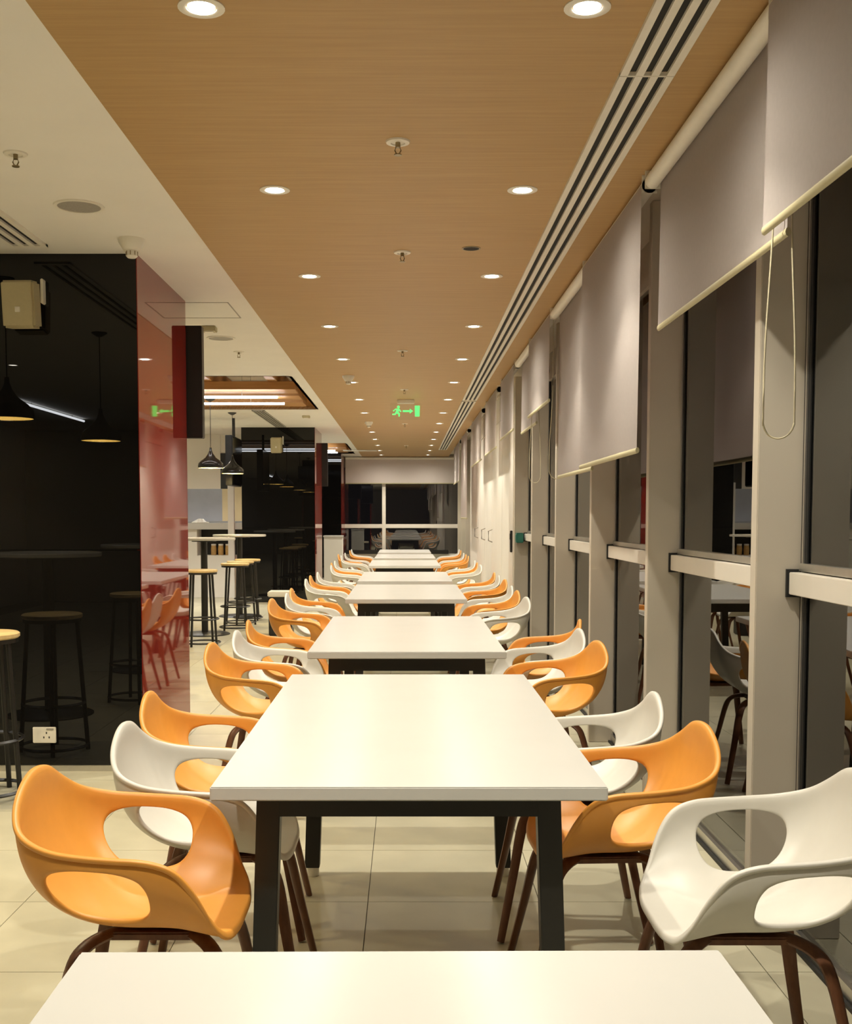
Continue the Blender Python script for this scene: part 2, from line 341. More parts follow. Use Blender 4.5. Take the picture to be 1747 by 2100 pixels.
# ------------------------------------------------------------------ exit sign
EX = (-0.005, 12.9, ZW)
t = tag(empty('exit_sign', EX), 'hanging clear exit sign with green runner, arrow and door', 'exit sign')
box('mount', (-0.10, -0.035, -0.045), (0.10, 0.035, 0), M_dwhite, t, 0.006)
pl = box('acrylic_plate', (-0.18, -0.004, -0.225), (0.18, 0.004, -0.045), M_acryl, t)
def glyph(name, poly): prism(name, poly, 'y', -0.0065, -0.0045, M_exit, pl)
dz = -0.130
glyph('door_symbol', [(0.105, dz-0.062), (0.158, dz-0.062), (0.160, dz+0.062), (0.103, dz+0.062)])
glyph('arrow_symbol', [(-0.035, dz-0.011), (0.045, dz-0.011), (0.045, dz-0.028), (0.085, dz), (0.045, dz+0.028), (0.045, dz+0.011), (-0.035, dz+0.011)])
glyph('runner_head', [(-0.085+0.016*math.cos(a*PI/5), dz+0.047+0.016*math.sin(a*PI/5)) for a in range(10)])
glyph('runner_body', [(-0.118, dz+0.028), (-0.075, dz+0.030), (-0.058, dz+0.004), (-0.050, dz-0.004), (-0.062, dz-0.010), (-0.078, dz+0.006), (-0.085, dz-0.012), (-0.066, dz-0.030), (-0.070, dz-0.062), (-0.086, dz-0.062), (-0.084, dz-0.038), (-0.105, dz-0.026), (-0.120, dz-0.044), (-0.155, dz-0.044), (-0.155, dz-0.030), (-0.126, dz-0.029), (-0.106, dz+0.016), (-0.124, dz+0.014), (-0.138, dz-0.004), (-0.150, dz+0.004)])

# ------------------------------------------------------------------ walls outside the picture and the end wall
def wall(name, lo, hi, label, m=M_wallw): return tag(box(name, lo, hi, m), label, 'wall', kind='structure')
wall('wall_left', (-6.1, -6, 0), (-6.0, YE, HC), 'white wall on the far left of the bar')
wall('wall_back', (-6.1, -6.1, 0), (XG+.2, -6.0, HC), 'dark wall behind the camera', M_grey)
wall('wall_far_left', (-6, YE, 0), (XC-0.02, YE+0.1, HC+.3), 'white end wall left of the last column')
# end wall with window
ew = tag(empty('wall_end', (0, YE, 0)), 'low white sill wall under the end window', 'wall', kind='structure')
box('sill_wall', (XC-0.02, 0, 0), (XG+.05, 0.1, 0.50), M_wallw, ew); box('sill_ledge', (XC-0.02, -0.16, 0.50), (0.95, 0.02, 0.58), M_black, ew, 0.004)
box('lintel', (XC-0.02, 0.02, 2.45), (XG+.05, 0.1, HC+0.1), M_wallw, ew)
we = tag(empty('window_1', (0, YE, 0)), 'dark end window with white cross bars', 'window', kind='structure')
box('pane', (XC-.02, 0.05, 0.5), (-0.51, 0.056, 1.17), M_glass, we); box('pane', (XC-.02, 0.05, 1.17), (-0.51, 0.056, 2.46), M_glass, we)
box('pane', (-0.51, 0.05, 0.5), (XG, 0.056, 1.17), M_glass, we); box('pane', (-0.51, 0.05, 1.17), (XG, 0.056, 2.46), M_glass, we)
box('mullion', (-0.545, -0.05, 0.5), (-0.465, 0.05, 2.46), M_trans, we, 0.004); box('transom', (XC-.02, -0.03, 1.08), (-0.545, 0.05, 1.17), M_trans, we, 0.004); box('transom', (-0.465, -0.03, 1.08), (XG-.01, 0.05, 1.17), M_trans, we, 0.004)
eb = tag(empty('roller_blind', (0, YE-0.12, 0)), 'wide pale roller blind across the top of the end window', 'roller blind', 'roller blinds')
box('fabric', (XC+0.02, -0.004, 2.09), (1.10, 0.0, HC-0.05), M_blind, eb); tube('roller', [(XC+0.02, 0, HC-0.04), (1.10, 0, HC-0.04)], 0.03, M_dwhite, eb, 12); box('bottom_bar', (XC+0.02, -0.01, 2.075), (1.10, 0.006, 2.095), M_bar, eb)

# ------------------------------------------------------------------ window wall on the right
FY = [0.36-1.55*2, 0.36-1.55, 0.36, 1.913] + [3.463+1.552*k for k in range(6)] + [18.95, 20.5, 22.05, 23.6]
FT = 0.058; ZH = 2.50
fin_me = None
for k, y in enumerate(FY):
    lab = f'beige vertical window fin, {ORD[k-4]} seen from the front' if k >= 4 else f'beige vertical window fin beside the camera, {ORD[k]} of four'
    f = box('window_fin', (XF, y, 0), (XG+0.01, y+FT, HC+0.05), M_fin, None, 0.003); tag(f, lab, 'window fin', 'fins along the window wall', 'structure')
def bay(n, ya, yb, label, first=False):
    wn = tag(empty(f'window_{n}', (XG, ya, 0)), label, 'window', 'window bays on the right', 'structure'); L = yb-ya
    box('pane', (0, 0, 0.05), (0.006, L, 1.10), M_glass, wn); box('pane', (0, 0, 1.17), (0.006, L, ZH), M_glass, wn)
    for yy in (0.0, L-0.055):
        box('gasket', (-0.006, yy, 0.02), (-0.001, yy+0.055, ZH), M_gask, wn); box('glazing_bead', (-0.011, yy+0.022, 0.02), (-0.006, yy+0.034, ZH), M_alu, wn)
    box('transom', (-0.045, 0.012, 1.103), (0.0, L-0.012, 1.172), M_trans, wn, 0.002)
    for yy in (0.0, L-0.012): box('transom_bracket', (-0.052, yy, 1.094), (0.0, yy+0.012, 1.181), M_gask, wn)
    box('sash_rail', (-0.018, 0.02, 1.176), (0.0, L-0.02, 1.20), M_alu, wn)
    box('head_rail', (-0.02, 0, ZH), (0.03, L, ZH+0.06), M_fin, wn); box('head_panel', (0.0, 0, ZH+0.06), (0.03, L, HC+0.06), M_fin, wn)
    box('sill_track', (-0.030, 0, 0), (-0.020, L, 0.012), M_gask, wn); box('sill_rail', (-0.016, 0, 0), (0.02, L, 0.05), M_alu, wn)
n = 2
for k in range(len(FY)-1):
    if k == 9: continue
    vis = k-4
    lab = (f'tall dark window bay beyond the {ORD[k-4]} beige fin') if k >= 4 else (f'tall dark window bay before the first visible fin' if k == 3 else f'tall dark window bay beside the camera, {ORD[k]} of three')
    bay(n, FY[k]+FT, FY[k+1], lab); n += 1
bay(n, FY[-1]+FT, YE, 'tall dark window bay in the far right corner'); n += 1
# white door leaves between 11.28 and 18.95
post = box('trim_1', (XF-0.01, 11.28, 0), (XG+0.05, 11.74, HC+.05), M_trans); tag(post, 'wide grey post before the white doors', 'trim', kind='structure')
dl = [11.74, 12.70, 14.2, 15.5, 17.0, 18.95]
for i in range(5):
    d = tag(empty(f'door_{i+1}', (XF, dl[i], 0)), f'tall white door leaf in window wall, {ORD[i]} from the front', 'door', 'white doors in the window wall', 'structure'); L = dl[i+1]-dl[i]
    box('leaf', (0, 0.006, 0.01), (0.05, L-0.006, 2.45), M_wallw, d, 0.003); box('head', (0.0, 0, 2.455), (0.05, L, HC+.05), M_wallw, d)
    if 1 <= i <= 3: tube('handle', [(0, L-0.12, 1.02), (-0.05, L-0.12, 1.04), (-0.05, L-0.12, 1.16), (0, L-0.12, 1.18)], 0.008, M_grey, d, 8)
wall('wall_right', (XF+0.06, 11.28, 0), (XF+0.16, 18.95, HC+.05), 'white backing wall behind the door leaves')
gb = tag(empty('break_glass_box', (XF+0.03, FY[9]-0.11, 1.13)), 'small green call point box on the last near fin', 'call point'); box('housing', (-0.02, -0.02, -0.05), (0.05, 0.10, 0.05), M_green, gb, 0.006); box('front_plate', (-0.024, 0.0, -0.03), (-0.019, 0.08, 0.03), M_green, gb)
dk = tag(empty('door_lock', (XF-0.012, 11.34, 1.09)), 'slim black lock plate on the grey post', 'lock'); box('plate', (-0.018, -0.03, -0.11), (0.002, 0.05, 0.11), M_black, dk, 0.003); box('keypad', (-0.022, -0.02, 0.02), (-0.017, 0.04, 0.08), M_gask, dk)

# ------------------------------------------------------------------ roller blinds
RX = 0.957; RR = 0.032; RZ = HC-0.045
def blind(ya, yb, zb, front, label, flare=0.0, chain=None):
    t = tag(empty('roller_blind', (RX, ya, 0)), label, 'roller blind', 'roller blinds'); L = yb-ya
    fx = -RR if front else RR
    bm = bmesh.new(); NZ, NY = 14, 8; g = []
    for i in range(NZ+1):
        s = i/NZ; z = RZ + (zb-RZ)*s; r = []
        for j in range(NY+1):
            u = j/NY; c = flare*(s**2.2)*(1-u)**1.5
            r.append(bm.verts.new((fx - 0.004*math.sin(u*7+1)*s*s - c*0.25, u*L - c, z)))
        g.append(r)
    for i in range(NZ):
        for j in range(NY): bm.faces.new((g[i][j], g[i+1][j], g[i+1][j+1], g[i][j+1]))
    bmesh.ops.solidify(bm, geom=list(bm.faces), thickness=0.0015)
    link('fabric', fin_bm(bm, 'fabric', 60), M_blind, t)
    tube('roller', [(0, 0.0, RZ), (0, L, RZ)], RR-0.002, M_dwhite, t, 16)
    tube('bottom_bar', [(fx-flare*.25, -flare, zb-0.004), (fx, L, zb-0.004)], 0.008, M_bar, t, 8, h=0.012)
    for yy in (0.0, L-0.004): box('bracket', (-0.03, yy, RZ-0.03), (0.03, yy+0.004, HC+0.045), M_dwhite, t)
    if chain:
        yc, zc, wd = chain; pts = []; hw = wd/2; y_ = yc-ya
        for z in (RZ, RZ-0.3, zc+0.55, zc+0.25): pts.append((0.025-hw*0.6-hw*0.35*(z < zc+.3), y_, z))
        for a in range(0, 13):
            an = PI + a*PI/12; pts.append((0.025+hw*math.cos(an), y_+0.006*math.sin(a*.5), zc+hw*1.3+hw*1.3*math.sin(an)))
        for z in (zc+0.25, zc+0.55, RZ-0.3, RZ): pts.append((0.025+hw*0.6+hw*0.35*(z < zc+.3), y_, z))
        bm = bmesh.new(); sweep(bm, crom(pts, 4), 0.0026, None, 6); link('bead_chain', fin_bm(bm, 'chain', 60), M_chain, t)
blind(-0.10, 1.43, 2.085, False, 'pale grey roller blind beside the camera, outside the picture edge')
blind(1.45, 2.925, 2.085, True, 'pale grey roller blind at upper right edge of the picture')
blind(2.93, 4.41, 2.085, False, 'pale grey roller blind with long bead chain, second from the front', chain=(2.955, 1.55, 0.082))
blind(4.465, 5.935, 1.610, True, 'long pale roller blind lowered further, its near corner flaring out', flare=0.045)
blind(5.94, 7.26, 1.604, False, 'long pale roller blind directly behind the flaring one')
blind(7.265, 8.49, 2.10, True, 'short pale roller blind with chain loop, fifth from the front', chain=(7.30, 1.59, 0.095))
blind(8.495, 9.60, 2.06, False, 'short pale roller blind with chain loop, sixth from the front', chain=(8.52, 1.6, 0.085))
for a, b_, z, l in ((9.68, 10.98, 2.10, 'short pale roller blind over the last near fin'), (11.5, 13.1, 2.06, 'short pale roller blind over the first white doors'),
                    (13.8, 15.85, 2.05, 'short pale roller blind over the farther white doors'), (17.0, 18.8, 1.32, 'very long narrow roller blind hanging over the last white door'), (19.5, 21.7, 1.97, 'farthest pale roller blind near the end window')):
    blind(a, b_, z, True, l)

# ------------------------------------------------------------------ columns
XL = -2.50
def column(y0, y1, label, nm):
    c = tag(empty('column', (0, y0, 0)), label, 'column', 'glossy columns', 'structure'); D = y1-y0
    box('core', (XL+.02, 0.02, 0), (XC-.02, D-.02, HC), M_black, c)
    box('front_panel', (XL, 0, 0.035), (XC-0.004, 0.02, 1.168), M_bglass, c); box('front_panel', (XL, 0, 1.171), (XC-0.004, 0.02, HC), M_bglass, c)
    box('side_panel', (XC-0.02, 0.003, 0.03), (XC, D, HC), M_red, c); box('side_panel', (XL, 0.02, 0.03), (XL+.02, D, HC), M_red, c)
    box('back_panel', (XL+.02, D-.02, 0.03), (XC-.02, D, HC), M_bglass, c)
    box('skirting', (XL, 0.004, 0), (XC-.004, 0.02, 0.032), M_alu, c); box('skirting', (XC-.02, 0.02, 0), (XC-.002, D, 0.028), M_alu, c)
    return c
column(5.80, 7.06, 'near column with glossy black front and red side', 'near'); column(16.95, 18.3, 'middle column with glossy black front and red side', 'mid'); column(23.8, YE-.01, 'last column with glossy black front beside the end window', 'far')
def wall_speaker(x, y, z, label):
    t = tag(empty('wall_speaker', (x, y, z)), label, 'wall speaker', 'wall speakers on columns')
    b = box('cabinet', (-0.083, -0.135, -0.122), (0.083, -0.025, 0.112), M_spk, t, 0.012); b.rotation_euler = (math.radians(6), 0, math.radians(-2))
    g = box('grille', (-0.074, -0.139, -0.113), (0.074, -0.133, 0.103), M_spk, b, 0.002); box('badge', (-0.012, -0.143, -0.045), (0.014, -0.138, -0.018), M_dwhite, b, 0.001)
    box('bracket', (0.084, -0.05, 0.0), (0.098, 0.0, 0.125), M_dwhite, t, 0.004)
wall_speaker(-1.95, 5.80, 2.43, 'cream loudspeaker on the near black column'); wall_speaker(-1.955, 16.95, 2.43, 'cream loudspeaker on the middle black column')
t = tag(empty('wall_socket', (-1.905, 5.80, 0.196)), 'white wall socket plate low on the near black column', 'socket'); box('plate', (-0.061, -0.010, -0.042), (0.061, 0, 0.042), M_dwhite, t, 0.003)
for (x, z) in ((0.012, 0.012), (-0.002, -0.012), (0.026, -0.012)): box('pin_hole', (x-.003, -0.0108, z-.005), (x+.003, -0.0098, z+.005), M_slot, t)
box('switch', (0.012, -0.012, 0.028), (0.05, -0.009, 0.036), M_grey, t)
def back_tv(y, label):
    t = tag(empty('television', (-1.94, y, 1.84)), label, 'television', 'televisions behind the columns')
    box('casing', (-0.65, 0.03, 0), (0.65, 0.11, 0.705), M_black, t, 0.004); box('screen', (-0.635, 0.108, 0.015), (0.635, 0.114, 0.69), M_screen, t, 0.002); box('wall_bracket', (-0.3, 0, 0.2), (0.3, 0.031, 0.5), M_black, t)
def display(x0, x1, y0, y1, z0, z1, label, hang=None):
    t = tag(empty('display_panel', ((x0+x1)/2, y0, z0)), label, 'display', 'side-mounted displays'); W = (x1-x0)/2; L = y1-y0; H = z1-z0
    box('casing', (-W, 0, 0), (W-.012, L, H), M_black, t, 0.004); box('screen', (W-.0125, 0.015, 0.015), (W, L-.015, H-.015), M_screen, t, 0.002)
    if hang: tube('hanger', [(0, L/2, H-.02), (0, L/2, HC-z0)], 0.02, M_black, t, 8)
    else: box('mount', (-W-.001, -0.04+0.05, H*.4), (-W+.02, 0.10, H*.6), M_black, t)
back_tv(7.062, 'black television on the back of the near column, edge showing')
back_tv(18.302, 'black television on the back of the middle column, edge showing')
display(-2.42, -2.32, 14.95, 15.8, 1.76, 2.43, 'black display panel hanging left of the middle column', True)

# ------------------------------------------------------------------ bar tables, stools, pendants
def bar_table():
    t = empty('bar_table')
    link('table_top', lathe_me('table_top', [(0, 1.075), (0.35, 1.075), (0.355, 1.08), (0.355, 1.098), (0.35, 1.103), (0, 1.103)], 40), M_top, t)
    tube('post', [(0, 0, 0.02), (0, 0, 1.06)], 0.038, M_black, t, 16)
    link('base', lathe_me('base', [(0, 0.03), (0.1, 0.028), (0.27, 0.016), (0.285, 0.008), (0.285, 0), (0, 0)], 36), M_black, t)
    link('top_plate', lathe_me('top_plate', [(0, 1.055), (0.14, 1.06), (0.14, 1.075), (0, 1.075)], 20), M_black, t); return t
def bar_stool():
    t = empty('bar_stool')
    link('seat', lathe_me('seat', [(0, 0.765), (0.16, 0.765), (0.168, 0.772), (0.168, 0.787), (0.16, 0.793), (0, 0.79)], 32), M_seatw, t)
    link('seat_ring', lathe_me('seat_ring', [(0.135, 0.745), (0.16, 0.745), (0.16, 0.765), (0.135, 0.765)], 28, True), M_black, t)
    for i in range(4):
        a = PI/4 + i*PI/2; c, s = math.cos(a), math.sin(a)
        tube('leg', [(0.135*c, 0.135*s, 0.76), (0.185*c, 0.185*s, 0.0)], 0.0125, M_black, t, 8)
    def ring(nm, r, z): link(nm, lathe_me(nm, [(r-.010, z), (r, z-.009), (r+.010, z), (r, z+.009)], 28, True), M_black, t)
    ring('foot_ring', 0.172, 0.28); ring('base_ring', 0.187, 0.035); return t
def pendant():
    t = empty('pendant_lamp')
    prof = [(0.012, 0.235), (0.016, 0.20), (0.030, 0.165), (0.062, 0.12), (0.110, 0.085), (0.140, 0.055), (0.146, 0.03), (0.145, 0.0)]
    bm_me = lathe_me('shade', prof + [(r-.004, z) for r, z in prof[::-1]], 36, True); link('shade', bm_me, M_pend, t)
    inn = [(r-.0055, z+.002) for r, z in prof]; link('lining', lathe_me('lining', inn, 36), M_gold, t)
    link('bulb', lathe_me('bulb', [(0, 0.012), (0.022, 0.018), (0.034, 0.04), (0.030, 0.066), (0.014, 0.09), (0, 0.095)], 16), M_bulb, t)
    tube('cord', [(0, 0, 0.23), (0, 0, HC-ZP)], 0.0035, M_black, t, 6)
    link('canopy', lathe_me('canopy', [(0, HC-ZP-0.035), (0.02, HC-ZP-0.03), (0.055, HC-ZP-0.008), (0.055, HC-ZP), (0, HC-ZP)], 24), M_black, t)
    return t
ZP = 1.90
M_pend = mat('black_gloss_enamel', (0.012, 0.013, 0.014), 0.18, noise=0.03, nscale=20)
BT = [(-2.30, 12.65, 'nearer white bar table by the red column'), (-2.24, 14.95, 'farther white bar table before the middle column'),
      (-2.42, 4.1, 'white bar table left of frame mirrored in the near column'), (-2.32, 8.6, 'white bar table hidden behind the near column'), (-2.3, 1.9, 'white bar table left of the camera')]
proto = None
for x, y, l in BT:
    o = proto = bar_table() if proto is None else proto
    if y != 12.65: o = copy_tree(proto)
    o.location = (x, y, 0); tag(o, l, 'bar table', 'round bar tables')
ST = [(-2.13, 11.55, 'wooden bar stool nearest the red column edge'), (-2.03, 13.17, 'wooden bar stool behind the nearer bar table'), (-2.06, 13.8, 'wooden bar stool between the two bar tables'), (-2.06, 14.42, 'wooden bar stool at the farther bar table'),
      (-2.02, 5.28, 'wooden bar stool cut by left picture edge'), (-1.98, 3.55, 'wooden bar stool left of the camera, nearer'), (-2.75, 4.9, 'wooden bar stool behind the left picture edge'), (-2.0, 8.2, 'wooden bar stool behind the near column'), (-1.95, 2.4, 'wooden bar stool left of the camera, beside the white bar table')]
sp = None
for x, y, l in ST:
    if sp is None: sp = o = bar_stool()
    else: o = copy_tree(sp)
    o.location = (x, y, 0); o.rotation_euler[2] = random.uniform(0, 1); tag(o, l, 'bar stool', 'bar stools')
PD = [(-2.25, 12.86, 'black pendant lamp over the nearer bar table'), (-2.26, 14.55, 'black pendant lamp before the hanging display'), (-2.25, 3.35, 'black pendant lamp mirrored in the near column, smaller reflection'), (-2.27, 5.22, 'black pendant lamp mirrored at the left picture edge'), (-2.25, 8.2, 'black pendant lamp behind the near column'), (-2.25, 10.3, 'black pendant lamp hidden past the near column')]
pp = None
for x, y, l in PD:
    if pp is None: pp = o = pendant()
    else: o = copy_tree(pp)
    o.location = (x, y, ZP); tag(o, l, 'pendant lamp', 'black pendant lamps')
    L = bpy.data.lights.new('pendant_beam', 'SPOT'); L.energy = 14; L.color = (1, 0.8, 0.5); L.spot_size = math.radians(120); L.spot_blend = 0.5; L.shadow_soft_size = 0.03
    lo = bpy.data.objects.new('pendant_beam', L); COL.objects.link(lo); lo.parent = o; lo.location = (0, 0, 0.008)

# ------------------------------------------------------------------ serving counter behind the bar
KY = 18.4
k = tag(empty('serving_counter', (0, KY, 0)), 'white serving hatch with counter and open shelf behind the bar', 'serving counter')
kw = tag(empty('wall_kitchen', (0, KY, 0)), 'white header and tiled back wall around the kitchen hatch', 'wall', kind='structure')
box('header_panel', (-5.9, 0, 1.80), (-3.06, 0.08, HC), M_wallw, kw); box('dark_frame', (-3.06, 0.0, 1.80), (-2.93, 0.08, 2.38), M_black, kw); box('header_panel', (-3.06, 0.02, 2.38), (XL, 0.08, HC), M_wallw, kw)
box('counter_top', (-5.9, -0.06, 1.13), (XL, 0.5, 1.235), M_top, k, 0.004); box('pillar', (-2.93, -0.10, 0.0), (-2.83, 0.0, 1.90), M_wallw, k, 0.003)
box('shelf_side', (-5.9, 0, 0.0), (-3.46, 0.45, 1.13), M_wallw, k); box('base_panel', (-3.46, 0, 0), (XL, 0.45, 0.70), M_wallw, k, 0.003); box('shelf_back', (-3.46, 0.40, 0.70), (XL, 0.45, 1.13), M_black, k)
box('kitchen_wall', (-5.9, 2.2, 0), (-3.4, 2.25, HC), M_steel, kw); box('kitchen_wall', (-3.4, 2.2, 0), (XL-.1, 2.25, HC), M_tan, kw); box('steel_shelf', (-5.9, 1.6, 1.22), (-2.7, 2.2, 1.26), M_steel, k)
for i, x in enumerate((-3.22, -3.10, -2.98)):
    t = tag(empty('storage_jar', (x, KY+0.2, 0.70)), f'amber storage jar on the serving counter shelf, {["leftmost", "middle", "rightmost"][i]}', 'jar', 'jars on the shelf')
    link('body', lathe_me('body', [(0, 0), (0.045, 0), (0.048, 0.1), (0.040, 0.16), (0, 0.16)], 16), M_jar, t); link('lid', lathe_me('lid', [(0.042, 0.16), (0.042, 0.185), (0, 0.188)], 16), M_dwhite, t)
t = tag(empty('folded_cloth', (-3.42, KY+0.1, 1.236)), 'white crumpled cloth on the serving counter', 'cloth')
me = lathe_me('cloth_heap', [(0, 0.07), (0.05, 0.06), (0.075, 0.03), (0.12, 0.012), (0.125, 0), (0, 0)], 20)
for v in me.vertices: v.co.z *= 1 + 0.4*math.sin(v.co.x*60)*math.cos(v.co.y*45); v.co.x *= 1.2
link('cloth_heap', me, M_dwhite, t)
# white pedestal and bin
t = tag(empty('pedestal_counter', (-1.32, 20.2, 0)), 'tall white pedestal cabinet before the last column', 'cabinet'); box('body', (-0.165, -0.16, 0.03), (0.165, 0.2, 0.97), M_wallw, t, 0.004); box('top', (-0.175, -0.175, 0.97), (0.175, 0.21, 1.0), M_top, t, 0.004); box('plinth', (-0.15, -0.14, 0), (0.15, 0.19, 0.03), M_black, t)
t = tag(empty('waste_bin', (-1.42, 12.6, 0)), 'low black bin with white lid beside the left chairs', 'bin'); box('body', (-0.13, -0.13, 0), (0.13, 0.13, 0.44), M_black, t, 0.01); box('lid', (-0.14, -0.14, 0.44), (0.14, 0.14, 0.50), M_dwhite, t, 0.01)

# ------------------------------------------------------------------ dining tables
TW, TL, TZ = 0.90, 1.80, 0.735
def dining_table():
    t = empty('dining_table'); W = TW/2
    box('table_top', (-W, 0, TZ-0.032), (W, TL, TZ), M_top, t, 0.003)
    for ya in (0.14, TL-0.14-0.06):
        n_ = 'end_rail'; box(n_, (-0.36, ya, TZ-0.106), (0.36, ya+0.05, TZ-0.032), M_black, t, 0.002)
        for s in (-1, 1):
            poly = [(s*0.305, TZ-0.0325), (s*0.362, TZ-0.0325), (s*0.385, 0.035), (s*0.330, 0.035)]
            lg = prism('leg', poly, 'y', ya-0.001, ya+0.051, M_black, t, 0.002)
            link('foot', lathe_me('foot', [(0, 0), (0.022, 0), (0.024, 0.006), (0.024, 0.036), (0, 0.036)], 16), M_dwhite, lg, (s*0.357, ya+0.025, 0))
    for s in (-1, 1): box('side_rail', (s*0.33-0.02, 0.19, TZ-0.068), (s*0.33+0.02, TL-0.19, TZ-0.0325), M_black, t)
    return t
TABLES = [(0.008, -0.27, 0.5), (0.006, 2.475, 0), (0.003, 4.985, 0.0), (0.0, 8.17, 0.0), (-0.012, 10.45, 0), (-0.02, 13.75, 0.3), (-0.02, 16.2, 0.0), (-0.03, 18.7, 0.0)]
tp = None
for i, (x, y, r) in enumerate(TABLES):
    if tp is None: tp = o = dining_table()
    else: o = copy_tree(tp)
    o.location = (x, y, 0); o.rotation_euler[2] = math.radians(r)
    tag(o, f'white rectangular dining table on black legs, {ORD[i]} from the front', 'dining table', 'dining tables in a row')

# ------------------------------------------------------------------ shell armchairs
RIM = [(.156, 0, .428), (.156, .08, .429), (.149, .145, .434), (.138, .186, .450), (.114, .212, .490), (.087, .236, .552), (.048, .252, .606), (-.005, .260, .628),
       (-.07, .263, .634), (-.14, .261, .639), (-.215, .248, .648), (-.280, .213, .672), (-.308, .155, .712), (-.314, .080, .752), (-.316, 0, .765)]
NR = len(RIM)-1
def rim_at(t):
    """t in [0, 2*NR): front centre -> +y side -> back -> -y side"""
    t %= 2*NR; s = 1
    if t > NR: t = 2*NR - t; s = -1
    i = min(int(t), NR-1); f_ = t-i
    def P(k):
        if k < 0: p = RIM[-k]; return Vector((p[0], -p[1], p[2]))
        if k > NR: p = RIM[2*NR-k]; return Vector((p[0], -p[1], p[2]))
        return Vector(RIM[k])
    p0, p1, p2, p3 = P(i-1), P(i), P(i+1), P(i+2)
    q = 0.5*((2*p1)+(p2-p0)*f_+(2*p0-5*p1+4*p2-p3)*f_*f_+(3*p1-p0-3*p2+p3)*f_**3)
    return Vector((q.x, q.y*s, q.z))
CX, CZ = -0.035, 0.432
def shell_pt(t, phi):
    """phi 0 (seat centre) .. 90 (rim) .. 100 (rolled lip)"""
    R = rim_at(t); over = max(0.0, phi-90)/10; ph = math.radians(min(phi, 90))
    up = max(0.0, min(1.0, (R.z-0.45)/0.15))
    n_ = 2.0 + 0.25*up
    a = math.sin(ph)**(2/n_) if ph > 0 else 0; b_ = 1-max(0, math.cos(ph))**(2/n_)
    x = CX + (R.x-CX)*a; y = R.y*a; z = CZ + (R.z-CZ)*b_
    z -= 0.012*math.exp(-(a/0.55)**2)
    if over:
        d = Vector((R.x-CX, R.y*1.4, 0)).normalized(); k_ = (0.012*up)*over
        x += d.x*k_; y += d.y*k_; z -= 0.005*over*up + (0.014*over)*(1-up)
    return Vector((x, y, z))
def shell_mesh(name):
    SUB = 3; NC = 2*NR*SUB
    PH = [6, 14, 22, 30, 37, 44, 51, 58, 65, 72, 78, 83, 87, 90, 95, 100]
    T0, T1 = 20, 32      # hole block columns on +y side
    R0, R1 = 4, 12                             # rows of the block (phi 37 .. 87)
    bm = bmesh.new(); V = {}
    def gv(c, r):
        c %= NC
        if (c, r) not in V: V[(c, r)] = bm.verts.new(shell_pt(c/SUB, PH[r]))
        return V[(c, r)]
    cen = bm.verts.new(shell_pt(0, 0))
    blocks = [(T0, T1), (NC-T1, NC-T0)]
    def inb(c, r): return any(a <= c < b for a, b in blocks) and R0 <= r < R1
    for c in range(NC):
        bm.faces.new((cen, gv(c, 0), gv(c+1, 0)))
        for r in range(len(PH)-1):
            if not inb(c, r): bm.faces.new((gv(c, r), gv(c, r+1), gv(c+1, r+1), gv(c+1, r)))
    for a, b in blocks:
        per = [(c, R0) for c in range(a, b)] + [(b, r) for r in range(R0, R1)] + [(c, R1) for c in range(b, a, -1)] + [(a, r) for r in range(R1, R0, -1)]
        mc = (a+b)/2/SUB; mp = (PH[R0]+PH[R1])/2
        ht = (b-a)/2/SUB*0.86; hp = (PH[R1]-PH[R0])/2*0.86
        mir = a != T0
        prev = [gv(c, r) for c, r in per]
        K = 3
        for kk in range(1, K+1):
            cur = []
            for c, r in per:
                t = c/SUB; ph = PH[r]; u = (t-mc)/((b-a)/2/SUB); v = (ph-mp)/((PH[R1]-PH[R0])/2)
                m_ = max(abs(u), abs(v)); an = math.atan2(v, u); ex = 2.6
                rad = (abs(math.cos(an))**ex + abs(math.sin(an))**ex)**(-1/ex)
                hu, hv = rad*math.cos(an), rad*math.sin(an)
                f_ = kk/K
                tt = t*(1-f_) + (mc+hu*ht)*f_; pp_ = ph*(1-f_) + (mp+hv*hp)*f_
                cur.append(bm.verts.new(shell_pt(tt, pp_)))
            n_ = len(per)
            for i in range(n_): bm.faces.new((prev[i], prev[(i+1) % n_], cur[(i+1) % n_], cur[i]))
            prev = cur
    bmesh.ops.recalc_face_normals(bm, faces=bm.faces)
    me = bpy.data.meshes.new(name); bm.to_mesh(me); bm.free()
    ob = bpy.data.objects.new('tmp', me); COL.objects.link(ob)
    sd = ob.modifiers.new('s', 'SOLIDIFY'); sd.thickness = 0.013; sd.offset = 0; sd.use_even_offset = False
    ss = ob.modifiers.new('u', 'SUBSURF'); ss.levels = 1; ss.render_levels = 1
    dg = bpy.context.evaluated_depsgraph_get(); out = bpy.data.meshes.new_from_object(ob.evaluated_get(dg))
    bpy.data.objects.remove(ob); out.name = name
    for p in out.polygons: p.use_smooth = True
    return out
def leg_mesh(sx, sy):
    pts = crom([(sx*0.03, sy*0.035, 0.408), (sx*0.09, sy*0.085, 0.408), (sx*0.135, sy*0.125, 0.388), (sx*0.158, sy*0.147, 0.34), (sx*0.185, sy*0.175, 0.20), (sx*0.225, sy*0.215, 0.004)], 4)
    if sx < 0: pts = [Vector((p.x*1.05-0.038, p.y, p.z)) for p in pts]
    else: pts = [Vector((p.x-0.03, p.y, p.z)) for p in pts]
    bm = bmesh.new(); n_ = len(pts)
    sweep(bm, pts, 0.021, 0.0115, 8, taper=[1.0 if i < n_*.55 else 1.0-0.32*(i-n_*.55)/(n_*.45) for i in range(n_)])
    me = fin_bm(bm, 'leg', 60); me.materials.append(M_leg); return me
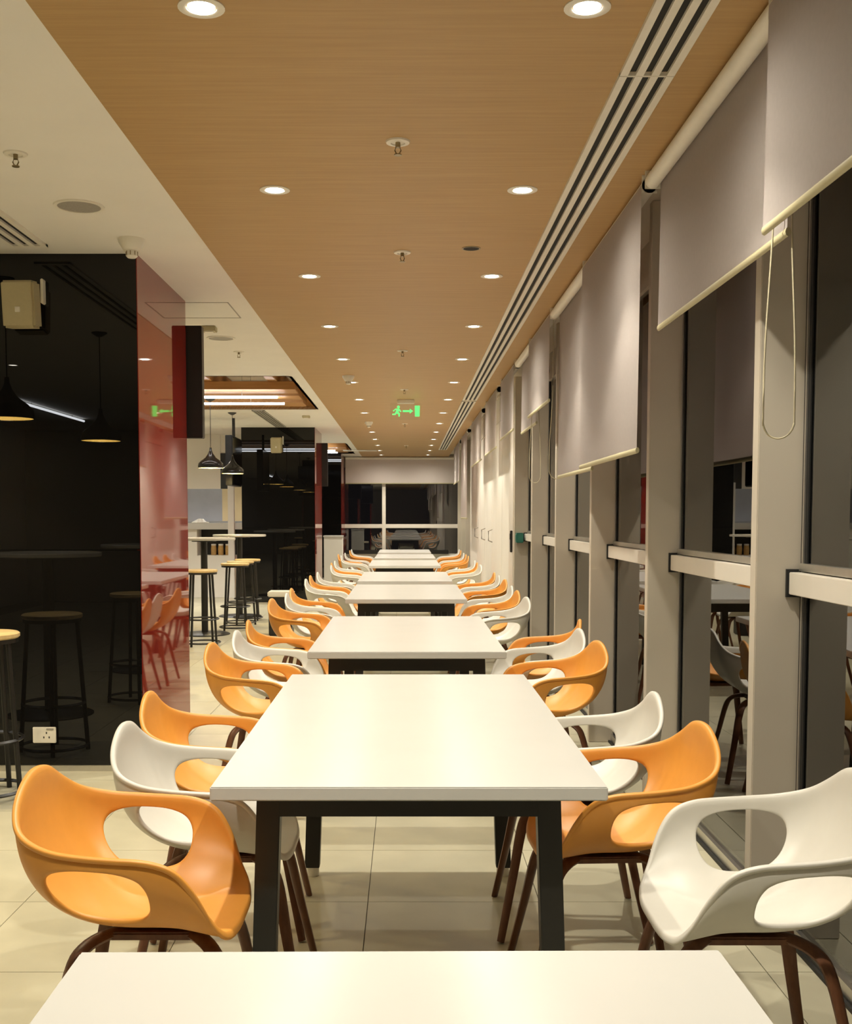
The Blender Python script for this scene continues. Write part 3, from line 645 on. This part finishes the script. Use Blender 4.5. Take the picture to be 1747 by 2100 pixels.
sh_o = shell_mesh('shell_orange'); sh_o.materials.append(M_orange)
sh_w = sh_o.copy(); sh_w.name = 'shell_white'; sh_w.materials.clear(); sh_w.materials.append(M_white)
LEGS = [leg_mesh(a, b) for a in (-1, 1) for b in (-1, 1)]
bm = bmesh.new(); bbox(bm, (-0.13, -0.10, 0.398), (0.09, 0.10, 0.416)); bmesh.ops.bevel(bm, geom=list(bm.edges), offset=0.004, segments=2, affect='EDGES'); PLATE = fin_bm(bm, 'mount_plate', 40); PLATE.materials.append(M_leg)
BOLT = lathe_me('bolt', [(0, 0.004), (0.005, 0.003), (0.006, 0), (0, 0)], 8); BOLT.materials.append(M_alu)
def armchair(x, y, rz, colour, label, detail=True):
    t = tag(empty('armchair', (x, y, 0), rz), label, 'armchair', 'shell armchairs at the dining tables')
    s = link('shell', sh_o if colour == 'orange' else sh_w, None, t)
    for i, L in enumerate(LEGS): link('leg', L, None, t)
    link('mount_plate', PLATE, None, t)
    return t
def top(x, y): return x, y
# (side, pixel-fitted back-top position, colour, table index, seat ordinal, yaw)
CH = [
 # left side, facing +x
 ('L', -0.535, 2.53, 'orange', 1, 0, 0), ('L', -0.472, 3.09, 'white', 1, 1, 0), ('L', -0.532, 3.65, 'orange', 1, 2, 2),
 ('L', -0.577, 5.06, 'orange', 2, 0, -3), ('L', -0.544, 5.62, 'white', 2, 1, 0), ('L', -0.562, 6.19, 'orange', 2, 2, 3),
 ('L', -0.632, 7.80, 'orange', 3, 0, -4), ('L', -0.582, 8.36, 'white', 3, 1, 0), ('L', -0.607, 8.95, 'orange', 3, 2, 0),
 ('L', -0.612, 10.30, 'white', 4, 0, 0), ('L', -0.622, 10.90, 'orange', 4, 1, 0), ('L', -0.602, 11.55, 'white', 4, 2, 0),
 ('L', -0.572, 13.2, 'white', 5, 0, 0), ('L', -0.612, 13.85, 'orange', 5, 1, 0), ('L', -0.612, 14.5, 'white', 5, 2, 0),
 ('L', -0.642, 16.45, 'white', 6, 0, 0), ('L', -0.722, 17.05, 'orange', 6, 1, 0), ('L', -0.652, 17.65, 'white', 6, 2, 0),
 ('L', -0.642, 18.95, 'orange', 7, 0, 0), ('L', -0.642, 19.55, 'white', 7, 1, 0),
 # right side, facing -x
 ('R', 0.720, 2.50, 'white', 1, 0, 0), ('R', 0.515, 3.08, 'orange', 1, 1, 3), ('R', 0.500, 3.64, 'white', 1, 2, -2),
 ('R', 0.578, 5.11, 'orange', 2, 0, 8), ('R', 0.577, 5.70, 'white', 2, 1, 3), ('R', 0.660, 6.27, 'orange', 2, 2, -6),
 ('R', 0.548, 7.95, 'white', 3, 0, 6), ('R', 0.550, 8.66, 'orange', 3, 1, 4), ('R', 0.560, 9.26, 'white', 3, 2, 0),
 ('R', 0.592, 10.22, 'orange', 4, 0, 4), ('R', 0.590, 10.89, 'white', 4, 1, 0), ('R', 0.590, 11.47, 'orange', 4, 2, 0),
 ('R', 0.570, 13.3, 'white', 5, 0, 4), ('R', 0.570, 13.95, 'orange', 5, 1, 0), ('R', 0.580, 14.6, 'white', 5, 2, 0),
 ('R', 0.590, 16.3, 'orange', 6, 0, 0), ('R', 0.590, 16.95, 'orange', 6, 1, 0), ('R', 0.590, 17.6, 'white', 6, 2, 0),
 ('R', 0.610, 18.95, 'orange', 7, 0, 0), ('R', 0.610, 19.55, 'white', 7, 1, 0),
]
for side, x, y, c, ti, k, yaw in CH:
    sd = 'column side' if side == 'L' else 'window side'
    armchair(x, y, math.radians(yaw) + (0 if side == 'L' else PI), c, f'{c} shell armchair on the {sd} of the {ORD[ti]} table, {["nearest", "middle", "farthest"][k]} seat')
